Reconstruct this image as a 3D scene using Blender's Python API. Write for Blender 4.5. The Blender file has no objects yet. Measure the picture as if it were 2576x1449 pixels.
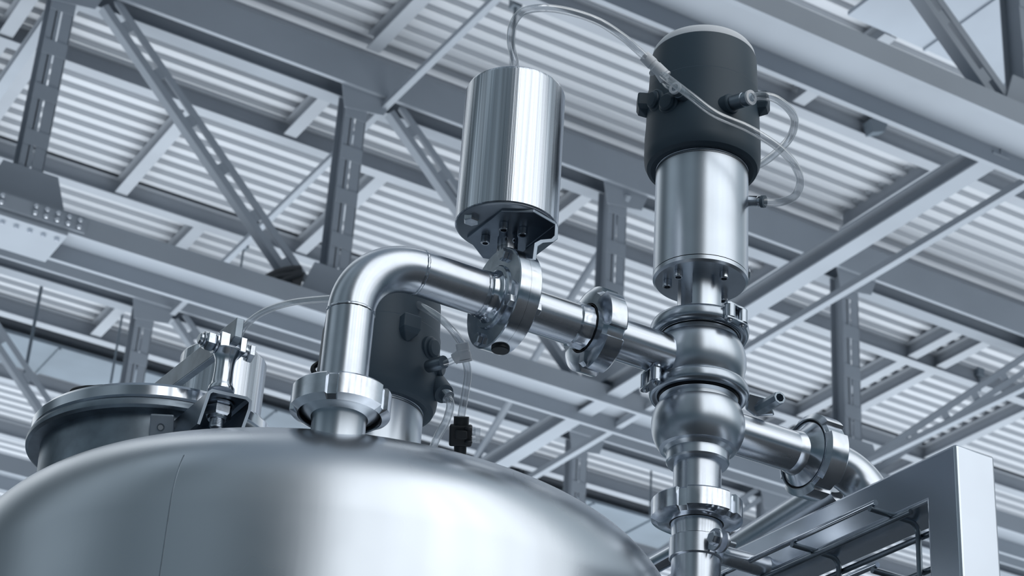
import bpy, math, random
import numpy as np
from mathutils import Vector, Matrix
random.seed(7)
R_ = math.radians
# ------------------------------------------------------------------ camera
CZ = 1.6                                   # eye height; coordinates below are measured from the eye
F_PX, W_PX, H_PX = 5084.58, 2576.0, 1449.0
PITCH, ROLL, YAW = R_(28.4306), R_(3.76886), R_(60.85812)
_h = Vector((math.cos(YAW), math.sin(YAW), 0))
FW = _h*math.cos(PITCH) + Vector((0, 0, 1))*math.sin(PITCH)
_r = FW.cross(Vector((0, 0, 1))).normalized(); _u = _r.cross(FW)
RT = _r*math.cos(ROLL) + _u*math.sin(ROLL)
UP = -_r*math.sin(ROLL) + _u*math.cos(ROLL)
scene = bpy.context.scene
cam_d = bpy.data.cameras.new('camera'); cam = bpy.data.objects.new('camera', cam_d)
scene.collection.objects.link(cam); scene.camera = cam
cam_d.sensor_width = 36; cam_d.lens = F_PX/W_PX*36
M = Matrix((RT, UP, -FW)).transposed().to_4x4(); M.translation = (0, 0, CZ)
cam.matrix_world = M
cam_d.clip_start = .05; cam_d.clip_end = 300
cam_d.dof.use_dof = True; cam_d.dof.focus_distance = 3.02; cam_d.dof.aperture_fstop = 14
# ------------------------------------------------------------------ world: daylight of the hall
wd = bpy.data.worlds.new('hall_daylight'); scene.world = wd; wd.use_nodes = True
nt = wd.node_tree; nt.nodes.clear()
def N(t, **k):
    n = nt.nodes.new(t)
    for a, b in k.items(): setattr(n, a, b)
    return n
def mth(op, a, b=None, c=None):
    n = N('ShaderNodeMath', operation=op)
    for i, v in enumerate((a, b, c)):
        if v is None: continue
        if isinstance(v, (int, float)): n.inputs[i].default_value = v
        else: nt.links.new(v, n.inputs[i])
    return n.outputs[0]
def smooth(v, a, b):
    n = N('ShaderNodeMapRange', interpolation_type='SMOOTHSTEP')
    nt.links.new(v, n.inputs[0]); n.inputs[1].default_value = a; n.inputs[2].default_value = b
    return n.outputs[0]
def ramp(v, stops):
    n = N('ShaderNodeValToRGB'); cr = n.color_ramp
    while len(cr.elements) > 1: cr.elements.remove(cr.elements[0])
    cr.elements[0].position = stops[0][0]; cr.elements[0].color = (*stops[0][1], 1)
    for p, c in stops[1:]:
        e = cr.elements.new(p); e.color = (*c, 1)
    nt.links.new(v, n.inputs[0]); return n.outputs[0]
tc = N('ShaderNodeTexCoord'); sp = N('ShaderNodeSeparateXYZ'); nt.links.new(tc.outputs['Generated'], sp.inputs[0])
az = mth('ARCTAN2', sp.outputs[1], sp.outputs[0])
azf = mth('DIVIDE', mth('MODULO', mth('ADD', az, 4*math.pi), 2*math.pi), 2*math.pi)
def tint(v):       # the hall's dim parts are blue, its bright parts nearly white
    k = min(1, v/1.0)
    return (v*(.60+.31*k), v*(.82+.13*k), v*.98)
AZ = [(0, .35), (18, 1.0), (60, .8), (100, .9), (112, .30), (122, .07), (136, .10), (150, .42), (166, .34), (182, .15), (200, .24), (210, .27), (222, .13), (241, .10), (247, 1.95), (265, 1.65), (280, 1.95), (300, 1.8), (318, 1.5), (332, .60), (352, .45)]
side = ramp(azf, [(a/360, tint(v)) for a, v in AZ])
mull = mth('ADD', .45, mth('MULTIPLY', .55, smooth(mth('SINE', mth('MULTIPLY', azf, 2*math.pi*26)), -.75, -.45)))
inwin = mth('MULTIPLY', smooth(azf, .675, .685), mth('SUBTRACT', 1, smooth(azf, .90, .92)))
mfac = mth('ADD', mth('MULTIPLY', inwin, mull), mth('SUBTRACT', 1, inwin))
sidem = N('ShaderNodeVectorMath', operation='SCALE'); nt.links.new(side, sidem.inputs[0]); nt.links.new(mfac, sidem.inputs[3])
zf = mth('MULTIPLY_ADD', sp.outputs[2], .5, .5)
low = ramp(zf, [(0, (3.6, 3.74, 3.86)), (.13, (2.65, 2.77, 2.88)), (.24, (.70, .78, .90)), (.36, (.22, .27, .33)), (.45, (.05, .078, .100)), (.52, (.05, .078, .100))])
top = ramp(zf, [(.9, (0, 0, 0)), (1, (.12, .14, .17))])
upm = mth('MULTIPLY', smooth(sp.outputs[2], .08, .30), mth('SUBTRACT', 1, smooth(sp.outputs[2], .86, 1.0)))
mx = N('ShaderNodeMixRGB'); nt.links.new(upm, mx.inputs[0]); nt.links.new(low, mx.inputs[1]); nt.links.new(sidem.outputs[0], mx.inputs[2])
ad = N('ShaderNodeMixRGB', blend_type='ADD'); ad.inputs[0].default_value = 1; nt.links.new(mx.outputs[0], ad.inputs[1]); nt.links.new(top, ad.inputs[2])
bg = N('ShaderNodeBackground'); nt.links.new(ad.outputs[0], bg.inputs[0]); bg.inputs[1].default_value = 1.0
ow = N('ShaderNodeOutputWorld'); nt.links.new(bg.outputs[0], ow.inputs[0])
scene.view_settings.view_transform = 'Standard'; scene.view_settings.look = 'None'
scene.view_settings.gamma = 1; scene.view_settings.use_curve_mapping = False
scene.view_settings.exposure = 0.06
# ------------------------------------------------------------------ materials
MAT = {}
def mat(name, col, metal=0., rough=.5, noise=None, bump=None, rvar=None, spec=.5, aniso=0., alpha=None):
    """noise=(scale xyz, contrast): brushing and dirt of the surface itself; bump=(scale xyz, strength)"""
    m = bpy.data.materials.new(name); m.use_nodes = True; t = m.node_tree; n = t.nodes; b = n['Principled BSDF']
    b.inputs['Base Color'].default_value = (*col, 1); b.inputs['Metallic'].default_value = metal
    b.inputs['Roughness'].default_value = rough; b.inputs['Specular IOR Level'].default_value = spec
    b.inputs['Anisotropic'].default_value = aniso
    tc = n.new('ShaderNodeTexCoord')
    def nz(sc, det=3):
        mp = n.new('ShaderNodeMapping'); mp.inputs['Scale'].default_value = sc; t.links.new(tc.outputs['Object'], mp.inputs[0])
        x = n.new('ShaderNodeTexNoise'); x.inputs['Scale'].default_value = 1; x.inputs['Detail'].default_value = det
        t.links.new(mp.outputs[0], x.inputs[0]); return x.outputs[0]
    if noise:
        o = nz(noise[0]); mr = n.new('ShaderNodeMapRange'); mr.inputs[1].default_value = .3; mr.inputs[2].default_value = .7
        mr.inputs[3].default_value = 1-noise[1]; mr.inputs[4].default_value = 1+noise[1]*.6; t.links.new(o, mr.inputs[0])
        v = n.new('ShaderNodeVectorMath'); v.operation = 'SCALE'; v.inputs[0].default_value = col; t.links.new(mr.outputs[0], v.inputs[3])
        t.links.new(v.outputs[0], b.inputs['Base Color'])
    if rvar:
        o = nz(rvar[0]); mr = n.new('ShaderNodeMapRange'); mr.inputs[1].default_value = .3; mr.inputs[2].default_value = .7
        mr.inputs[3].default_value = max(.02, rough-rvar[1]); mr.inputs[4].default_value = rough+rvar[1]; t.links.new(o, mr.inputs[0])
        t.links.new(mr.outputs[0], b.inputs['Roughness'])
    if bump:
        o = nz(bump[0], 2); bp = n.new('ShaderNodeBump'); bp.inputs['Strength'].default_value = bump[1]; bp.inputs['Distance'].default_value = .002
        t.links.new(o, bp.inputs['Height']); t.links.new(bp.outputs[0], b.inputs['Normal'])
    MAT[name] = m; return m
ST = (.66, .70, .76)
satin = mat('satin_steel', ST, 1, .26, ((30, 30, 30), .06), rvar=((12, 12, 12), .05))
blast = mat('blasted_steel', (.64, .69, .75), 1, .29, ((9, 9, 9), .10), ((1200, 1200, 1200), .02))
brushZ = mat('brushed_steel_vertical', (.70, .74, .80), 1, .20, ((130, 130, .5), .42), ((300, 300, .8), .18), rvar=((90, 90, 1), .08))
polish = mat('polished_steel', (.74, .78, .84), 1, .13, ((14, 14, 14), .10), rvar=((25, 25, 25), .05))
turned = mat('turned_steel', (.72, .76, .82), 1, .18, ((60, 60, 60), .10), rvar=((40, 40, 40), .08))
pipeX = mat('drawn_steel_pipe', (.68, .72, .78), 1, .25, ((4, 140, 140), .10), rvar=((6, 60, 60), .07))
tankm = mat('tank_steel', (.70, .74, .79), 1, .28, ((3, 3, 3), .05), ((60, 60, 6), .03), rvar=((5, 5, 5), .05))
dsteel = mat('dull_dark_steel', (.30, .35, .40), 1, .38, ((25, 25, 25), .25))
castm = mat('cast_steel', (.50, .55, .61), 1, .27, ((25, 25, 25), .12))
platem = mat('scuffed_plate', (.42, .47, .53), .65, .40, ((18, 18, 18), .15))
bracketm = mat('sheet_steel', (.30, .35, .41), 1, .33, ((18, 18, 18), .18))
framem = mat('frame_steel', (.66, .71, .78), 1, .24, ((6, 6, 6), .05), ((900, 900, 900), .012))
boltm = mat('bolt_steel', (.66, .70, .75), 1, .22, ((80, 80, 80), .25))
plast = mat('slate_plastic', (.044, .074, .102), 0, .50, ((5, 5, 5), .10), spec=.5)
plast3 = mat('slate_plastic_lit', (.075, .11, .145), 0, .5)  # slate plastic again, lightened for the light falling on the rear head
plast2 = mat('grey_plastic', (.11, .15, .19), 0, .5)
white = mat('white_plastic', (.90, .92, .96), 0, .45)
black = mat('black_rubber', (.010, .014, .019), 0, .45)
deckm = mat('coated_deck_sheet', (.385, .415, .452), 0, .42, ((.25, 3, 3), .05), spec=.6)
beamm = mat('blue_grey_beam_paint', (.265, .295, .332), 0, .5, ((1.2, 1.2, 1.2), .07))
trussm = mat('grey_truss_paint', (.235, .268, .308), 0, .48, ((1.2, 1.2, 1.2), .07))
panel2m = mat('dull_grey_panel', (.13, .165, .20), 0, .6, ((.7, .7, .7), .25))
panelm = mat('grey_panel', (.27, .31, .36), 0, .6, ((.7, .7, .7), .14))
floorm = mat('dark_floor', (.022, .028, .035), 0, .6, ((1, 1, 1), .2))
rodm = mat('rod_paint', (.11, .14, .17), 0, .5)
def clear_mat():
    m = bpy.data.materials.new('clear_tubing'); m.use_nodes = True; t = m.node_tree; n = t.nodes
    n.remove(n['Principled BSDF'])
    tr = n.new('ShaderNodeBsdfTransparent'); tr.inputs[0].default_value = (.95, .965, .98, 1)
    df = n.new('ShaderNodeBsdfTranslucent'); df.inputs[0].default_value = (.86, .89, .93, 1)
    d2 = n.new('ShaderNodeBsdfDiffuse'); d2.inputs[0].default_value = (.86, .89, .93, 1)
    ml = n.new('ShaderNodeMixShader'); ml.inputs[0].default_value = .5; t.links.new(df.outputs[0], ml.inputs[1]); t.links.new(d2.outputs[0], ml.inputs[2])
    gl = n.new('ShaderNodeBsdfGlossy'); gl.inputs[0].default_value = (1, 1, 1, 1); gl.inputs['Roughness'].default_value = .05
    lw = n.new('ShaderNodeLayerWeight'); lw.inputs[0].default_value = .3
    mr = n.new('ShaderNodeMapRange'); mr.inputs[3].default_value = .05; mr.inputs[4].default_value = .62; t.links.new(lw.outputs['Facing'], mr.inputs[0])
    m1 = n.new('ShaderNodeMixShader'); t.links.new(mr.outputs[0], m1.inputs[0]); t.links.new(tr.outputs[0], m1.inputs[1]); t.links.new(ml.outputs[0], m1.inputs[2])
    m2_ = n.new('ShaderNodeMapRange'); m2_.inputs[3].default_value = .22; m2_.inputs[4].default_value = .62; t.links.new(lw.outputs['Facing'], m2_.inputs[0])
    m3 = n.new('ShaderNodeMixShader'); t.links.new(m2_.outputs[0], m3.inputs[0]); t.links.new(m1.outputs[0], m3.inputs[1]); t.links.new(gl.outputs[0], m3.inputs[2])
    t.links.new(m3.outputs[0], n['Material Output'].inputs[0]); return m
clear = clear_mat()
# ------------------------------------------------------------------ helpers
def ray(x, y): return FW + RT*((x-W_PX/2)/F_PX) - UP*((y-H_PX/2)/F_PX)
def at(x, y, z): return ray(x, y)*z                 # a point of the photo at a depth in metres
def onY(x, y, Y): d = ray(x, y); return d*(Y/d.y)   # ... on a plane of the place
def onX(x, y, X): d = ray(x, y); return d*(X/d.x)
def onZ(x, y, Z): d = ray(x, y); return d*(Z/d.z)
V = Vector
X1, Y1, Z1 = V((1, 0, 0)), V((0, 1, 0)), V((0, 0, 1))
class MB:
    def __init__(s): s.v = []; s.f = []
    def add(s, vs, fs):
        o = len(s.v); s.v += [V(p) for p in vs]; s.f += [tuple(i+o for i in f) for f in fs]; return s
    def prism(s, pts, d):                            # polygon + extrusion vector
        n = len(pts); d = V(d); a = [V(p) for p in pts]
        nrm = sum(((a[i]-a[0]).cross(a[(i+1) % n]-a[0]) for i in range(1, n-1)), V((0, 0, 0)))
        if nrm.dot(d) > 0: a = a[::-1]
        s.add(a+[p+d for p in a], [tuple(range(n)), tuple(range(2*n-1, n-1, -1))]+[((i+1) % n, i, i+n, (i+1) % n+n) for i in range(n)])
        return s
    def box(s, a, b):
        x0, y0, z0 = a; x1, y1, z1 = b
        return s.prism([(x0, y0, z0), (x1, y0, z0), (x1, y1, z0), (x0, y1, z0)], (0, 0, z1-z0))
    def bar(s, a, b, w, h, side=None):               # box from a to b, w along 'side', h across
        a, b = V(a), V(b); d = b-a; t = d.normalized()
        sd = V(side) if side is not None else (Z1 if abs(t.z) < .9 else X1)
        sd = (sd-t*sd.dot(t)).normalized(); up = t.cross(sd)
        q = [a+sd*(i*w/2)+up*(j*h/2) for i, j in ((-1, -1), (1, -1), (1, 1), (-1, 1))]
        return s.prism(q, d)
    def lathe(s, prof, o=(0, 0, 0), ax=Z1, seg=48, rf=None, ref=None, close=False):
        """prof: [(radius, height)] along ax; rf(theta, r) may notch the outline"""
        o = V(o); ax = V(ax).normalized(); a = V(ref) if ref is not None else (X1 if abs(ax.x) < .9 else Y1)
        a = (a-ax*a.dot(ax)).normalized(); b = ax.cross(a)
        vs = []; fs = []; rings = []
        for r, z in prof:
            if r < 1e-7: vs.append(o+ax*z); rings.append([len(vs)-1]); continue
            rg = []
            for k in range(seg):
                t = 2*math.pi*k/seg; q = rf(t, r) if rf else r
                vs.append(o+ax*z+(a*math.cos(t)+b*math.sin(t))*q); rg.append(len(vs)-1)
            rings.append(rg)
        pr = list(zip(rings, rings[1:]))
        if close: pr.append((rings[-1], rings[0]))
        for A, B in pr:
            if len(A) == 1 and len(B) == 1: continue
            for k in range(seg):
                l = (k+1) % seg
                if len(A) == 1: fs.append((A[0], B[l], B[k]))
                elif len(B) == 1: fs.append((A[k], A[l], B[0]))
                else: fs.append((A[k], A[l], B[l], B[k]))
        if not close:
            for rg, fl in ((rings[0], True), (rings[-1], False)):
                if len(rg) > 1 and prof[0 if fl else -1][0] > 0 and not getattr(s, 'open', False):
                    fs.append(tuple(rg[::-1]) if fl else tuple(rg))
        return s.add(vs, fs)
    def cyl(s, a, b, r, seg=32, r2=None, ch=0):
        a, b = V(a), V(b); L = (b-a).length; r2 = r if r2 is None else r2
        if ch: p = [(r-ch, 0), (r, ch), (r2, L-ch), (r2-ch, L)]
        else: p = [(r, 0), (r2, L)]
        return s.lathe(p, a, b-a, seg)
    def tube(s, pts, r, seg=16, hollow=0, sub=0):
        P = [V(p) for p in pts]
        if sub:
            Q = [P[0]*2-P[1]]+P+[P[-1]*2-P[-2]]; out = []
            for i in range(1, len(Q)-2):
                p0, p1, p2, p3 = Q[i-1:i+3]
                for k in range(sub):
                    t = k/sub; out.append(.5*((2*p1)+(p2-p0)*t+(2*p0-5*p1+4*p2-p3)*t*t+(3*p1-p0-3*p2+p3)*t**3))
            out.append(P[-1]); P = out
        T = [(P[min(i+1, len(P)-1)]-P[max(i-1, 0)]).normalized() for i in range(len(P))]
        n = T[0].orthogonal().normalized(); vs = []; rs = [r] if not hollow else [r, hollow]
        rr = r if isinstance(r, (list, tuple)) else None
        for i, p in enumerate(P):
            n = (n-T[i]*n.dot(T[i])).normalized(); b = T[i].cross(n); q = rr[i] if rr else r
            vs += [p+(n*math.cos(2*math.pi*k/seg)+b*math.sin(2*math.pi*k/seg))*q for k in range(seg)]
        fs = [(i*seg+k, i*seg+(k+1) % seg, (i+1)*seg+(k+1) % seg, (i+1)*seg+k) for i in range(len(P)-1) for k in range(seg)]
        fs += [tuple(range(seg))[::-1], tuple(range((len(P)-1)*seg, len(P)*seg))]
        return s.add(vs, fs)
BASE = {}
col = scene.collection
def link(o): col.objects.link(o)
def thing(name, label, cat, loc, group=None):
    o = bpy.data.objects.new(name, None); link(o); loc = V(loc); o.location = loc+V((0, 0, CZ)); BASE[o.name] = loc
    o.empty_display_size = .05; o['label'] = label; o['category'] = cat
    if group: o['group'] = group
    return o
def part(name, mb, m, parent=None, label=None, cat=None, group=None, kind=None, smooth=30, bevel=0, origin=None):
    if parent is None:
        xs = [p.x for p in mb.v]; ys = [p.y for p in mb.v]; zs = [p.z for p in mb.v]
        base = V(origin) if origin else V(((min(xs)+max(xs))/2, (min(ys)+max(ys))/2, min(zs)))
    else: base = BASE[parent.name]
    me = bpy.data.meshes.new(name); me.from_pydata([tuple(p-base) for p in mb.v], [], mb.f); me.update()
    me.materials.append(m)
    if smooth:
        me.polygons.foreach_set('use_smooth', [True]*len(me.polygons)); me.set_sharp_from_angle(angle=R_(smooth))
    o = bpy.data.objects.new(name, me); link(o); BASE[o.name] = base
    if parent is None: o.location = base+V((0, 0, CZ))
    else: o.parent = parent
    if label: o['label'] = label
    if cat: o['category'] = cat
    if group: o['group'] = group
    if kind: o['kind'] = kind
    if bevel:
        b = o.modifiers.new('bevel', 'BEVEL'); b.width = bevel; b.segments = 2; b.limit_method = 'ANGLE'; b.angle_limit = R_(40)
    return o
def hexprism(mb, o, ax, r, h, ref=None, ch=.12):
    o = V(o); ax = V(ax).normalized()
    mb.lathe([(r*(1-ch), 0), (r, h*ch), (r, h*(1-ch*1.4)), (r*(1-ch*1.2), h)], o, ax, 6, ref=ref); return mb
def hexbolt(parent, o, ax, r=.0095, h=.007, name='bolt', ref=None):
    return part(name, hexprism(MB(), o, ax, r, h, ref), boltm, parent, smooth=20)
def socket(parent, o, ax, r=.0065, h=.011, name='socket_screw'):
    m = MB(); m.lathe([(r*.9, 0), (r, .001), (r, h-.001), (r*.9, h), (r*.62, h), (r*.55, h-.005), (0, h-.005)], o, ax, 24)
    b = part(name, m, boltm, parent)
    s = MB(); s.lathe([(r*.56, h-.0049), (r*.56, h-.0044), (0, h-.0044)], o, ax, 6); part('hex_recess', s, black, b, smooth=0)
    return b
# ------------------------------------------------------------------ roof, in units of U above the eye
U = 12.0
def ub(x0, x1, y0, y1, h0, h1): return MB().box((x0*U, y0*U, h0*U), (x1*U, y1*U, h1*U))
# deck sheet
DZ = 1.0205*U; pitch = .0186*U; y = 7.6; prof = []
while y < 2.9*U:
    for dy, dz in ((0, 0), (.30, 0), (.345, .009), (.36, .009), (.40, .055), (.715, .062), (.83, .062), (.845, .075), (.90, .075), (.955, .006)):
        prof.append((y+dy*pitch, DZ+dz))
    y += pitch
mb = MB(); xs = [1.4, 36]; nP = len(prof)
vs = [(x, a, b) for x in xs for a, b in prof]+[(x, a, b+.012) for x in xs for a, b in prof]
fs = [(i, i+1, nP+i+1, nP+i) for i in range(nP-1)]+[(2*nP+i+1, 2*nP+i, 3*nP+i, 3*nP+i+1) for i in range(nP-1)]
mb.add(vs, fs)
part('ceiling', mb, deckm, label='pale ribbed metal roof deck above the beams', kind='structure', smooth=0)
# I beams
def ibeam(mb, a, b, w, d, axis, tf=.016, tw=.012):
    """a, b = ends of the bottom centre line"""
    a, b = V(a), V(b); s = Y1 if axis == 'x' else X1
    pr = [(-w/2, 0), (w/2, 0), (w/2, tf), (tw/2, tf), (tw/2, d-tf), (w/2, d-tf), (w/2, d), (-w/2, d), (-w/2, d-tf), (-tw/2, d-tf), (-tw/2, tf), (-w/2, tf)]
    n = len(pr); A = [a+s*p+Z1*q for p, q in pr]; B = [b+s*p+Z1*q for p, q in pr]
    fs = [((i+1) % n, i, i+n, (i+1) % n+n) for i in range(n)]
    if axis == 'x': fs = [f[::-1] for f in fs]
    caps = [((0, 1, 2, 11)), ((3, 4, 9, 10)), ((5, 6, 7, 8))]
    mb.add(A+B, fs+[c for c in caps]+[tuple(i+n for i in c[::-1]) for c in caps]); return mb
PUR = [(.91, 'over the flat panel at the top right corner'), (1.181, 'behind the stacked dark-headed actuator, before the middle truss'), (1.497, 'first one beyond the middle truss'), (1.691, 'second one beyond the middle truss'), (2.004, 'just beyond the far truss'), (2.17, 'second one beyond the far truss'), (2.33, 'third one beyond the far truss'), (2.5, 'furthest one, low behind the tank')]
for yy, w in PUR:
    part('purlin', ibeam(MB(), (1.5, yy*U, 1.0*U), (34, yy*U, 1.0*U), .15, .245, 'x'), beamm, smooth=0,
         label='long blue-grey roof purlin, '+w, cat='beam', group='purlins under the roof deck')
# short cross members between the purlins
CR = [(.494, 1.503, 1.685, 'left of the first long diagonal, between the two purlins', 1), (.585, 1.365, 1.490, 'above the second truss post, before the first purlin', 1),
      (.585, 1.188, 1.323, 'bolted to the top of the middle truss above its second post', 1), (.585, .92, 1.174, 'at the top edge of the view above the second truss post', 1),
      (.585, 1.698, 1.80, 'below the long diagonal, at the lower left', 1), (.690, 1.503, 1.685, 'right of the second truss post', 1),
      (.312, 1.365, 1.997, 'at the top left corner, outer one', 1), (.346, 1.365, 1.997, 'at the top left corner behind the first truss post', 1),
      (.832, 1.365, 1.490, 'left of the third truss post, outer one', 1), (.866, 1.365, 1.490, 'hidden right behind the third truss post', 1),
      (1.102, 1.188, 1.323, 'right of the dark-headed actuator, above the bottom strut', 1.35), (1.102, 1.365, 1.490, 'right of the steel cylinder of the big actuator', 1.35),
      (1.110, 1.698, 1.80, 'low to the right of the round valve body', 1), (1.333, 1.365, 1.80, 'left one of the pair behind the fourth truss post', 1),
      (1.373, 1.365, 1.80, 'right one of the pair behind the fourth truss post', 1), (1.525, 1.365, 1.80, 'at the right edge above the steel frame corner', 1),
      (.90, 1.84, 1.997, 'right of the black shut-off valve, beyond the far truss', 1), (1.18, 2.012, 2.163, 'between the tank and the upright valve pipe', 1), (.585, 1.84, 1.997, 'left of the far truss post behind the lid', 1),
      (.80, .92, 1.174, 'at the top edge right of the clear hose', 1), (.93, 1.05, 1.174, 'beside the flat panel, above the dark-headed actuator', 1)]
for x, y0, y1, w, k in CR:
    part('cross_beam', ibeam(MB(), (x*U, y0*U, 1.003*U), (x*U, y1*U, 1.003*U), .15, .20*k, 'y'), beamm, smooth=0,
         label='short pale cross beam under the roof deck, '+w, cat='beam', group='cross beams between the purlins')
# flat ceiling panels
for (x0, x1, y0, y1), lb in (((.88, 1.5, .70, 1.045), 'smooth grey ceiling panel behind the nearest truss at the top right'), ((.3, 1.60, 2.045, 2.125), 'long smooth grey panel low behind the lid and the tank')):
    m = ub(x0, x1, y0, y1, 1.000, 1.004)
    for q in np.arange(x0+.08, x1, .09): m.box((q*U, y0*U, .9975*U), (q*U+.03, y1*U, 1.0*U))
    part('ceiling_panel', m, panelm if y0 < 1 else panel2m, smooth=0, label=lb, cat='panel')
# trusses
GX = [.05, .317, .578, .844, 1.112, 1.385, 1.65, 1.915]
def chord(mb, yn, yf, h0, h1, x0, x1):               # H section lying on its side
    mb.box((x0*U, yn*U, h0*U), (x1*U, yn*U+.05, h1*U)); mb.box((x0*U, yf*U-.05, h0*U), (x1*U, yf*U, h1*U))
    mb.box((x0*U, yn*U+.05, h1*U-.035), (x1*U, yf*U-.05, h1*U-.012)); return mb
def truss(yc, label, posts, diags, splice):
    t = thing('roof_truss', label, 'truss', (GX[2]*U, yc*U, .735*U), 'roof trusses running left to right')
    part('top_chord', chord(MB(), yc-.0145, yc+.0145, .962, .995, .1, 2.6).box((.1*U, (yc+.006)*U, .9605*U), (2.6*U, (yc+.021)*U, .9620*U)), trussm, t, smooth=0)
    part('bottom_chord', chord(MB(), yc-.025, yc+.025, .735, .752, .1, 2.6), trussm, t, smooth=0)
    for i in posts:
        x = GX[i]*U; m = MB(); w = .115; yy = yc*U; z0, z1 = .752*U, .962*U
        for sx in (-1, 1):
            xx = x+sx*w+(.065 if sx < 0 else 0); m.box((xx-.006, yy-.11, z0), (xx+.006, yy+(.11 if sx < 0 else 0), z1))
        m.box((x-w, yy+.102, z0), (x-w+.065, yy+.110, z1)); m.box((x-w, yy-.11, z0), (x-.009, yy-.102, z1)); m.box((x+.009, yy-.11, z0), (x+w, yy-.102, z1))
        for k in range(5):
            zb = z0+(z1-z0)*(k+.3)/5; m.box((x-w, yy-.118, zb), (x+w, yy-.110, zb+.16))
        part('post', m, trussm, t, smooth=0)
        g = MB(); yy2 = yc*U-.13
        if i in (1, 2, 3, 4, 5):
            sgn = 1 if i < 4 else -1
            g.prism([(x-.42, yy2, .748*U), (x+.42, yy2, .748*U), (x+.26, yy2, .786*U), (x-.26, yy2, .786*U)], (0, .016, 0))
            part('gusset_plate', g, trussm, t, smooth=0)
            g = MB(); g.prism([(x-.22, yy2, .972*U), (x+.42, yy2, .972*U), (x+.30, yy2, .945*U), (x-.14, yy2, .940*U)], (0, .016, 0))
            part('gusset_plate', g, trussm, t, smooth=0)
    for i, j in diags:
        up = i < j
        a = V((GX[i]*U+(.45 if up else -.2), yc*U, .958*U)); b = V((GX[j]*U-(.33 if up else -.2), yc*U, .762*U))
        m = MB(); d = (b-a).normalized(); s = d.cross(Y1).normalized()
        for sg in (-1, 1):
            m.bar(a+s*sg*.10-Y1*.05, b+s*sg*.10-Y1*.05, .014, .11, side=s)
            m.bar(a+s*sg*.070-Y1*.10, b+s*sg*.070-Y1*.10, .068, .012, side=s)
        L = (b-a).length
        for k in range(6): 
            c = a+d*(L*(k+.5)/6); m.bar(c-d*.06-Y1*.092, c+d*.06-Y1*.092, .19, .010, side=s)
        part('diagonal', m, trussm, t, smooth=0)
    if splice:
        sp_ = part('splice_plate', ub(.22, .362, yc-.0268, yc-.0252, .7375, .7495).box((.22*U, (yc-.026)*U, .7315*U), (.350*U, (yc+.024)*U, .7345*U)), trussm, t, smooth=0)
        for k in range(12):
            if k in (5, 6): continue
            for row in (0, 1):
                o = V(((.262+.0086*k)*U, (yc-.0268)*U, (.7405+.0058*row)*U)); hexbolt(sp_, o, -Y1, .024, .03)
        for k in range(10):
            o = V(((.250+.0105*k)*U, (yc-.018)*U, .7315*U)); hexbolt(sp_, o, -Z1, .024, .03)
    return t
truss(.820, 'nearest roof truss, crossing the top right corner', [3, 4], [(2, 3), (5, 4)], False)
truss(1.337, 'middle roof truss with bolted splice, running across the whole view', [1, 2, 3, 4, 5], [(0, 1), (1, 2), (2, 3), (5, 4)], True)
bd = MB()
for pts in (((662, 704), (690, 688), (725, 678), (756, 676)), ((668, 706), (700, 696), (735, 690), (757, 684)), ((700, 712), (725, 700), (750, 690), (757, 688))):
    bd.tube([onY(x, y, 1.322*U) for x, y in pts], .035, 8, sub=4)
bd.prism([onY(x, y, 1.322*U) for x, y in ((737, 676), (768, 686), (756, 722), (736, 716))], (0, .05, 0))
part('cable_bundle', bd, black, label='black cable bundle looped over the bottom chord at the foot of the long diagonal', cat='cable')
part('beam_clip', MB().prism([onY(x, y, 1.165*U) for x, y in ((2188, 300), (2225, 290), (2238, 300), (2226, 330), (2196, 332))], (0, .12, 0)), rodm, smooth=0, label='small dark clip on the purlin right of the dark-headed actuator', cat='clip')
truss(1.818, 'far roof truss, low at the left behind the lid', [1, 2, 3, 4, 5], [(0, 1), (1, 2), (2, 3), (5, 4)], False)
# bottom struts between trusses
sg = 'struts between the bottom chords'
part('bottom_strut', ibeam(MB(), (.8375*U, .84*U, .743*U), (.8375*U, 2.1*U, .743*U), .175, .19, 'y', tf=.02), trussm, smooth=0, label='heavy pale I-beam strut running from upper right down to the tank', cat='beam', group=sg)
part('top_strut', ibeam(MB(), (.3165*U, .84*U, .945*U), (.3165*U, 1.79*U, .945*U), .11, .13, 'y', tf=.02), trussm, smooth=0, label='wide pale I-beam strut passing behind the leftmost truss post', cat='beam', group='struts between the top chords')
for x, w, y0, y1, h in ((.6035, 'left of the brushed cylinder', .84, 1.80, .955), (.872, 'beside the heavy I-beam strut at the right', .84, 2.1, .742), (1.092, 'at the right edge above the steel frame corner', .84, 1.30, .742)):
    part('thin_strut', MB().bar((x*U, y0*U, h*U), (x*U, y1*U, h*U), .07, .065, side=X1), trussm, smooth=0, label='thin pale strut between trusses, '+w, cat='beam', group=sg)
part('sway_brace', MB().tube([(.853*U, 1.325*U, .955*U), (.852*U, 1.35*U, .925*U), (.84*U, 1.42*U, .86*U), (.83*U, 1.56*U, .745*U), (.825*U, 1.66*U, .66*U)], .042, 10), panelm, label='slim sloping brace rod left of the third truss post', cat='rod')  # paler paint than the trusses, standing in for light from below
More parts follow.
